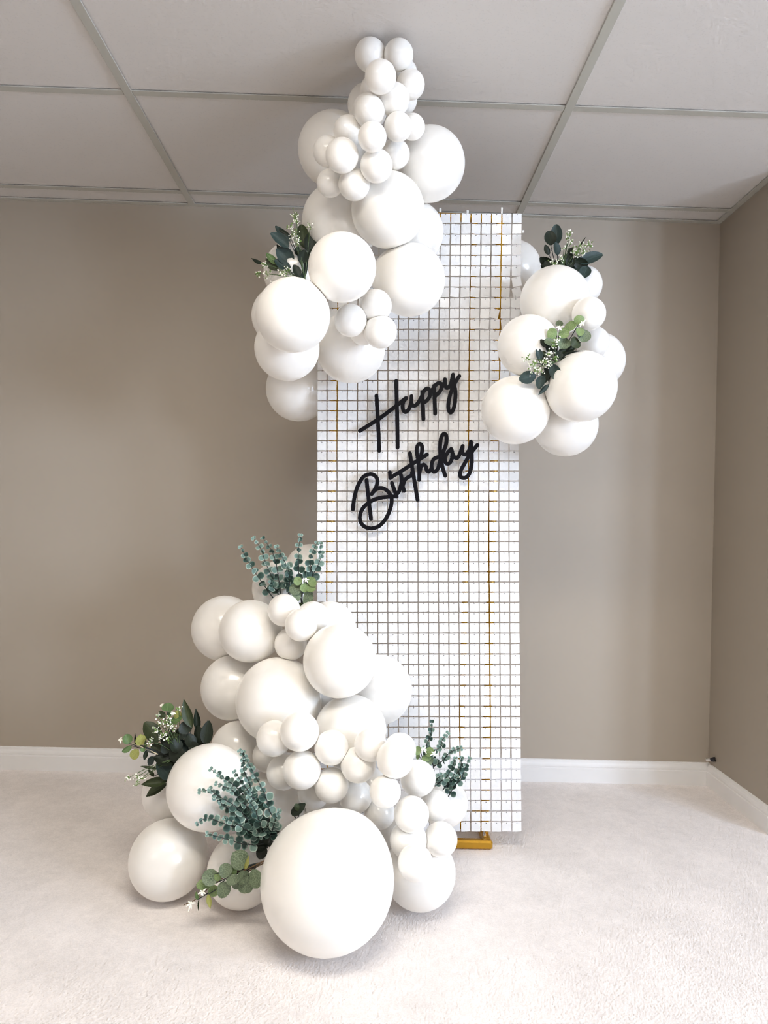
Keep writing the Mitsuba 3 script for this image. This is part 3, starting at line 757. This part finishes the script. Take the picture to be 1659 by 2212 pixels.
# lower left
Z = Crop(240, 1480, .24111)
t = thing('leaf_spray', 'dark pointed leaf spray at the lower left, above the balloon on the carpet', 'leaf spray', 'greenery picks in the garland')
leaf_pick(t, Z, [(435, 500, 298, 335, 150, OL), (725, 380, 645, 132, 96, OL, 'lance'), (775, 410, 758, 208, 64, DK, 'lance'), (850, 530, 872, 320, 112, DK), (800, 520, 760, 370, 112, DK), (690, 430, 640, 330, 124, DK), (745, 560, 690, 440, 104, DK), (690, 610, 590, 500, 126, TE), (455, 600, 360, 540, 104, OL), (610, 445, 490, 450, 52, OL, 'lance'),
                 (570, 530, 450, 470, 130, DK), (570, 690, 385, 640, 140, DK), (650, 650, 520, 600, 140, DK), (385, 640, 330, 720, 66, TE), (540, 835, 418, 690, 145, TE), (425, 752, 260, 725, 28, OL, 'lance'), (512, 850, 272, 890, 84, OL, 'lance'), (505, 885, 300, 995, 96, OL, 'lance'), (385, 820, 330, 755, 36, OL, 'lance'),
                 (700, 540, 800, 580, 100, DK), (600, 600, 560, 480, 120, DK), (640, 720, 500, 690, 130, DK), (560, 790, 430, 780, 90, DK), (660, 480, 590, 400, 100, DK), (780, 560, 830, 430, 100, DK), (520, 600, 470, 520, 110, DK)], 1.855, .014, (640, 660), 'oval')
t2 = thing('blossom_sprig', 'sprig of tiny white flowers and dark buds at the lower left, over the skirting board', 'flower sprig', 'greenery picks in the garland')
blossoms(t2, Z, [(515, 300, 34, 20), (480, 330, 40, 24), (530, 345, 36, 20), (400, 398, 34, 22), (440, 350, 30, 14), (460, 450, 50, 34), (500, 480, 30, 14), (605, 205, 28, 14), (412, 278, 26, 10), (350, 510, 40, 16), (560, 370, 34, 14), (150, 835, 30, 14), (230, 825, 36, 22), (235, 860, 34, 14), (290, 840, 26, 12)], 1.832, (610, 640))
t3 = thing('eucalyptus_sprig', 'yellowish green sprig at the lower left tip, in front of the skirting board', 'eucalyptus sprig', 'greenery picks in the garland')
leaf_pick(t3, Z, [(160, 525, 130, 440, 80, GR), (182, 540, 100, 600, 52, GR), (245, 575, 180, 662, 76, YE), (265, 540, 265, 438, 88, YE), (218, 530, 215, 425, 18, DK, 'lance'), (300, 595, 312, 490, 26, OL, 'lance'), (318, 580, 296, 672, 40, DK, 'lance'), (290, 560, 275, 600, 40, GR), (500, 235, 515, 160, 98, GR), (485, 292, 422, 238, 52, OL), (500, 272, 552, 242, 42, GR), (600, 325, 590, 228, 66, YE), (525, 345, 635, 285, 72, GR)], 1.83, .008, (560, 650), 'round')
stem(t3, [P(*Z(q), 1.835) for q in ((420, 620), (320, 575), (180, 518), (90, 495))], .0016, .0009, 'stem_pale')
white_tip(t3, Z, (85, 490), 1.83, 34); white_tip(t3, Z, (452, 182), 1.83, 26); white_tip(t3, Z, (556, 252), 1.83, 26)
# lower middle
t = thing('eucalyptus_bush', 'large bunch of small-leaved blue green eucalyptus at the lower left of the giant balloon', 'eucalyptus', 'greenery picks in the garland')
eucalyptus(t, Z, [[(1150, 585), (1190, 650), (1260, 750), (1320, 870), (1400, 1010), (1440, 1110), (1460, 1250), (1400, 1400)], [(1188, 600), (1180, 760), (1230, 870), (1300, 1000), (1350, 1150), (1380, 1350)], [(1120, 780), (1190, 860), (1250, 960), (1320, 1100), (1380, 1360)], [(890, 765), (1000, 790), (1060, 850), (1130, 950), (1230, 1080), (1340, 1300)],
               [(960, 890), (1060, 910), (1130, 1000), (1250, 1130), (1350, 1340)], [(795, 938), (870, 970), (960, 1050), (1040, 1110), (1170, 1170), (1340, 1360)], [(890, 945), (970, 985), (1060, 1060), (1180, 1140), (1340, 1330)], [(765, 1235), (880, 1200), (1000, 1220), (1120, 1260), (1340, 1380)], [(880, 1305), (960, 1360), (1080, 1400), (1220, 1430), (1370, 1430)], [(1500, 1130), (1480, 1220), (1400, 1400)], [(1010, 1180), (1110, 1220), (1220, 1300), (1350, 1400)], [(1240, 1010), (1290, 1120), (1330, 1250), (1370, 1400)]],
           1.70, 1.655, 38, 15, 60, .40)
leaf_pick(t, Z, [(1365, 1440, 1330, 1572, 90, DK), (1400, 1400, 1290, 1480, 90, DK), (1400, 1300, 1410, 1190, 100, DK), (1390, 1290, 1330, 1240, 90, DK), (1430, 1330, 1500, 1240, 90, DK), (1400, 1350, 1250, 1330, 90, DK), (1390, 1440, 1420, 1360, 100, DK)], 1.715, .006, (1400, 1460), 'round')
t3 = thing('eucalyptus_sprig', 'trailing sprig of round green veined leaves drooping to the carpet', 'eucalyptus sprig', 'greenery picks in the garland')
leaf_pick(t3, Z, [(1205, 1630, 1095, 1498, 155, VE), (1065, 1705, 985, 1612, 112, VE), (960, 1735, 812, 1712, 128, VE), (890, 1800, 762, 1782, 95, VB), (905, 1785, 935, 1898, 88, VB), (985, 1760, 1025, 1905, 122, VE), (1075, 1695, 1110, 1790, 112, VE), (1170, 1655, 1190, 1790, 112, VE), (1225, 1705, 1190, 1868, 124, VE), (1265, 1650, 1320, 1822, 112, VE),
                  (1200, 1650, 1232, 1535, 38, YE, 'lance'), (930, 1690, 985, 1745, 60, VB), (790, 1905, 780, 2032, 14, OL, 'lance'), (870, 1870, 888, 2005, 46, YE, 'lance'), (775, 1925, 760, 1850, 30, GR, 'lance'), (1130, 1750, 1120, 1830, 70, VE), (1040, 1690, 1120, 1660, 70, GR)], 1.655, .008, (1340, 1590), 'round')
stem(t3, [P(*Z(q), 1.66) for q in ((1370, 1575), (1200, 1655), (1050, 1705), (900, 1795), (780, 1905), (650, 1972))], .0016, .0008, 'stem_brown')
stem(t3, [P(*Z(q), 1.668) for q in ((1370, 1592), (1280, 1640), (1180, 1690))], .0014, .0008, 'stem_brown')
white_tip(t3, Z, (815, 1855), 1.65, 55); white_tip(t3, Z, (715, 1960), 1.655, 50)
# bottom right
Z = Crop(880, 1530, .16878)
t = thing('eucalyptus_bush', 'small blue green eucalyptus at the lower right, against the sequin panel', 'eucalyptus', 'greenery picks in the garland')
eucalyptus(t, Z, [[(335, 180), (310, 280), (265, 380), (250, 520), (330, 740)], [(500, 345), (480, 430), (410, 490), (330, 560), (330, 760)], [(690, 520), (610, 540), (530, 590), (440, 660), (350, 760)], [(600, 635), (560, 760), (500, 860), (430, 950), (380, 1000)], [(785, 640), (740, 750), (690, 900), (620, 1020), (540, 1130)], [(690, 640), (660, 760), (620, 850), (540, 950), (450, 1040)], [(640, 850), (560, 930), (480, 1020)], [(430, 850), (400, 920), (380, 1000)]],
           1.90, 1.87, 40, 19, 72, .35)
t3 = thing('eucalyptus_sprig', 'few bright green round leaves peeking from behind the swag at the lower right', 'eucalyptus sprig', 'greenery picks in the garland')
leaf_pick(t3, Z, [(175, 560, 85, 525, 100, VB), (225, 570, 342, 555, 118, VB), (310, 625, 180, 640, 80, VB), (250, 650, 315, 712, 120, VE), (160, 620, 110, 600, 80, VB)], 1.875, .006, (220, 720), 'round')
white_tip(t3, Z, (208, 525), 1.86, 60); white_tip(t3, Z, (345, 585), 1.86, 60)
# one leaf of a pick hidden behind the giant balloon
Z = Crop(500, 1480, .33755)
t = thing('leaf_spray', 'single dark leaf tip showing behind the top left of the giant balloon', 'leaf spray', 'greenery picks in the garland')
leaf_pick(t, Z, [(385, 830, 470, 758, 62, DK), (440, 800, 410, 765, 40, OL)], 1.74, .004, (420, 860), 'oval')

# ---------------------------------------------------------------- the cable end in the corner
t = thing('cable_connector', 'small silver and black cable end poking out of the corner above the skirting board', 'connector')
c0, c1, c2 = P(1526, 1641.5, 2.70), P(1535.5, 1641.2, 2.69), P(1544.5, 1640.2, 2.68)
part(t, 'sleeve', mikit.ply(tube([c0, c0 * .5 + c1 * .5, c1], .0058, 14), 'silver_metal'), 'silver metal sleeve')
part(t, 'boot', mikit.ply(tube([c1, c1 * .7 + c2 * .3, c1 * .6 + c2 * .4, c2, c2 + (c2 - c1) * .02], [.0066, .0066, .0080, .0085, .006], 14), 'black_rubber'), 'black rubber boot')
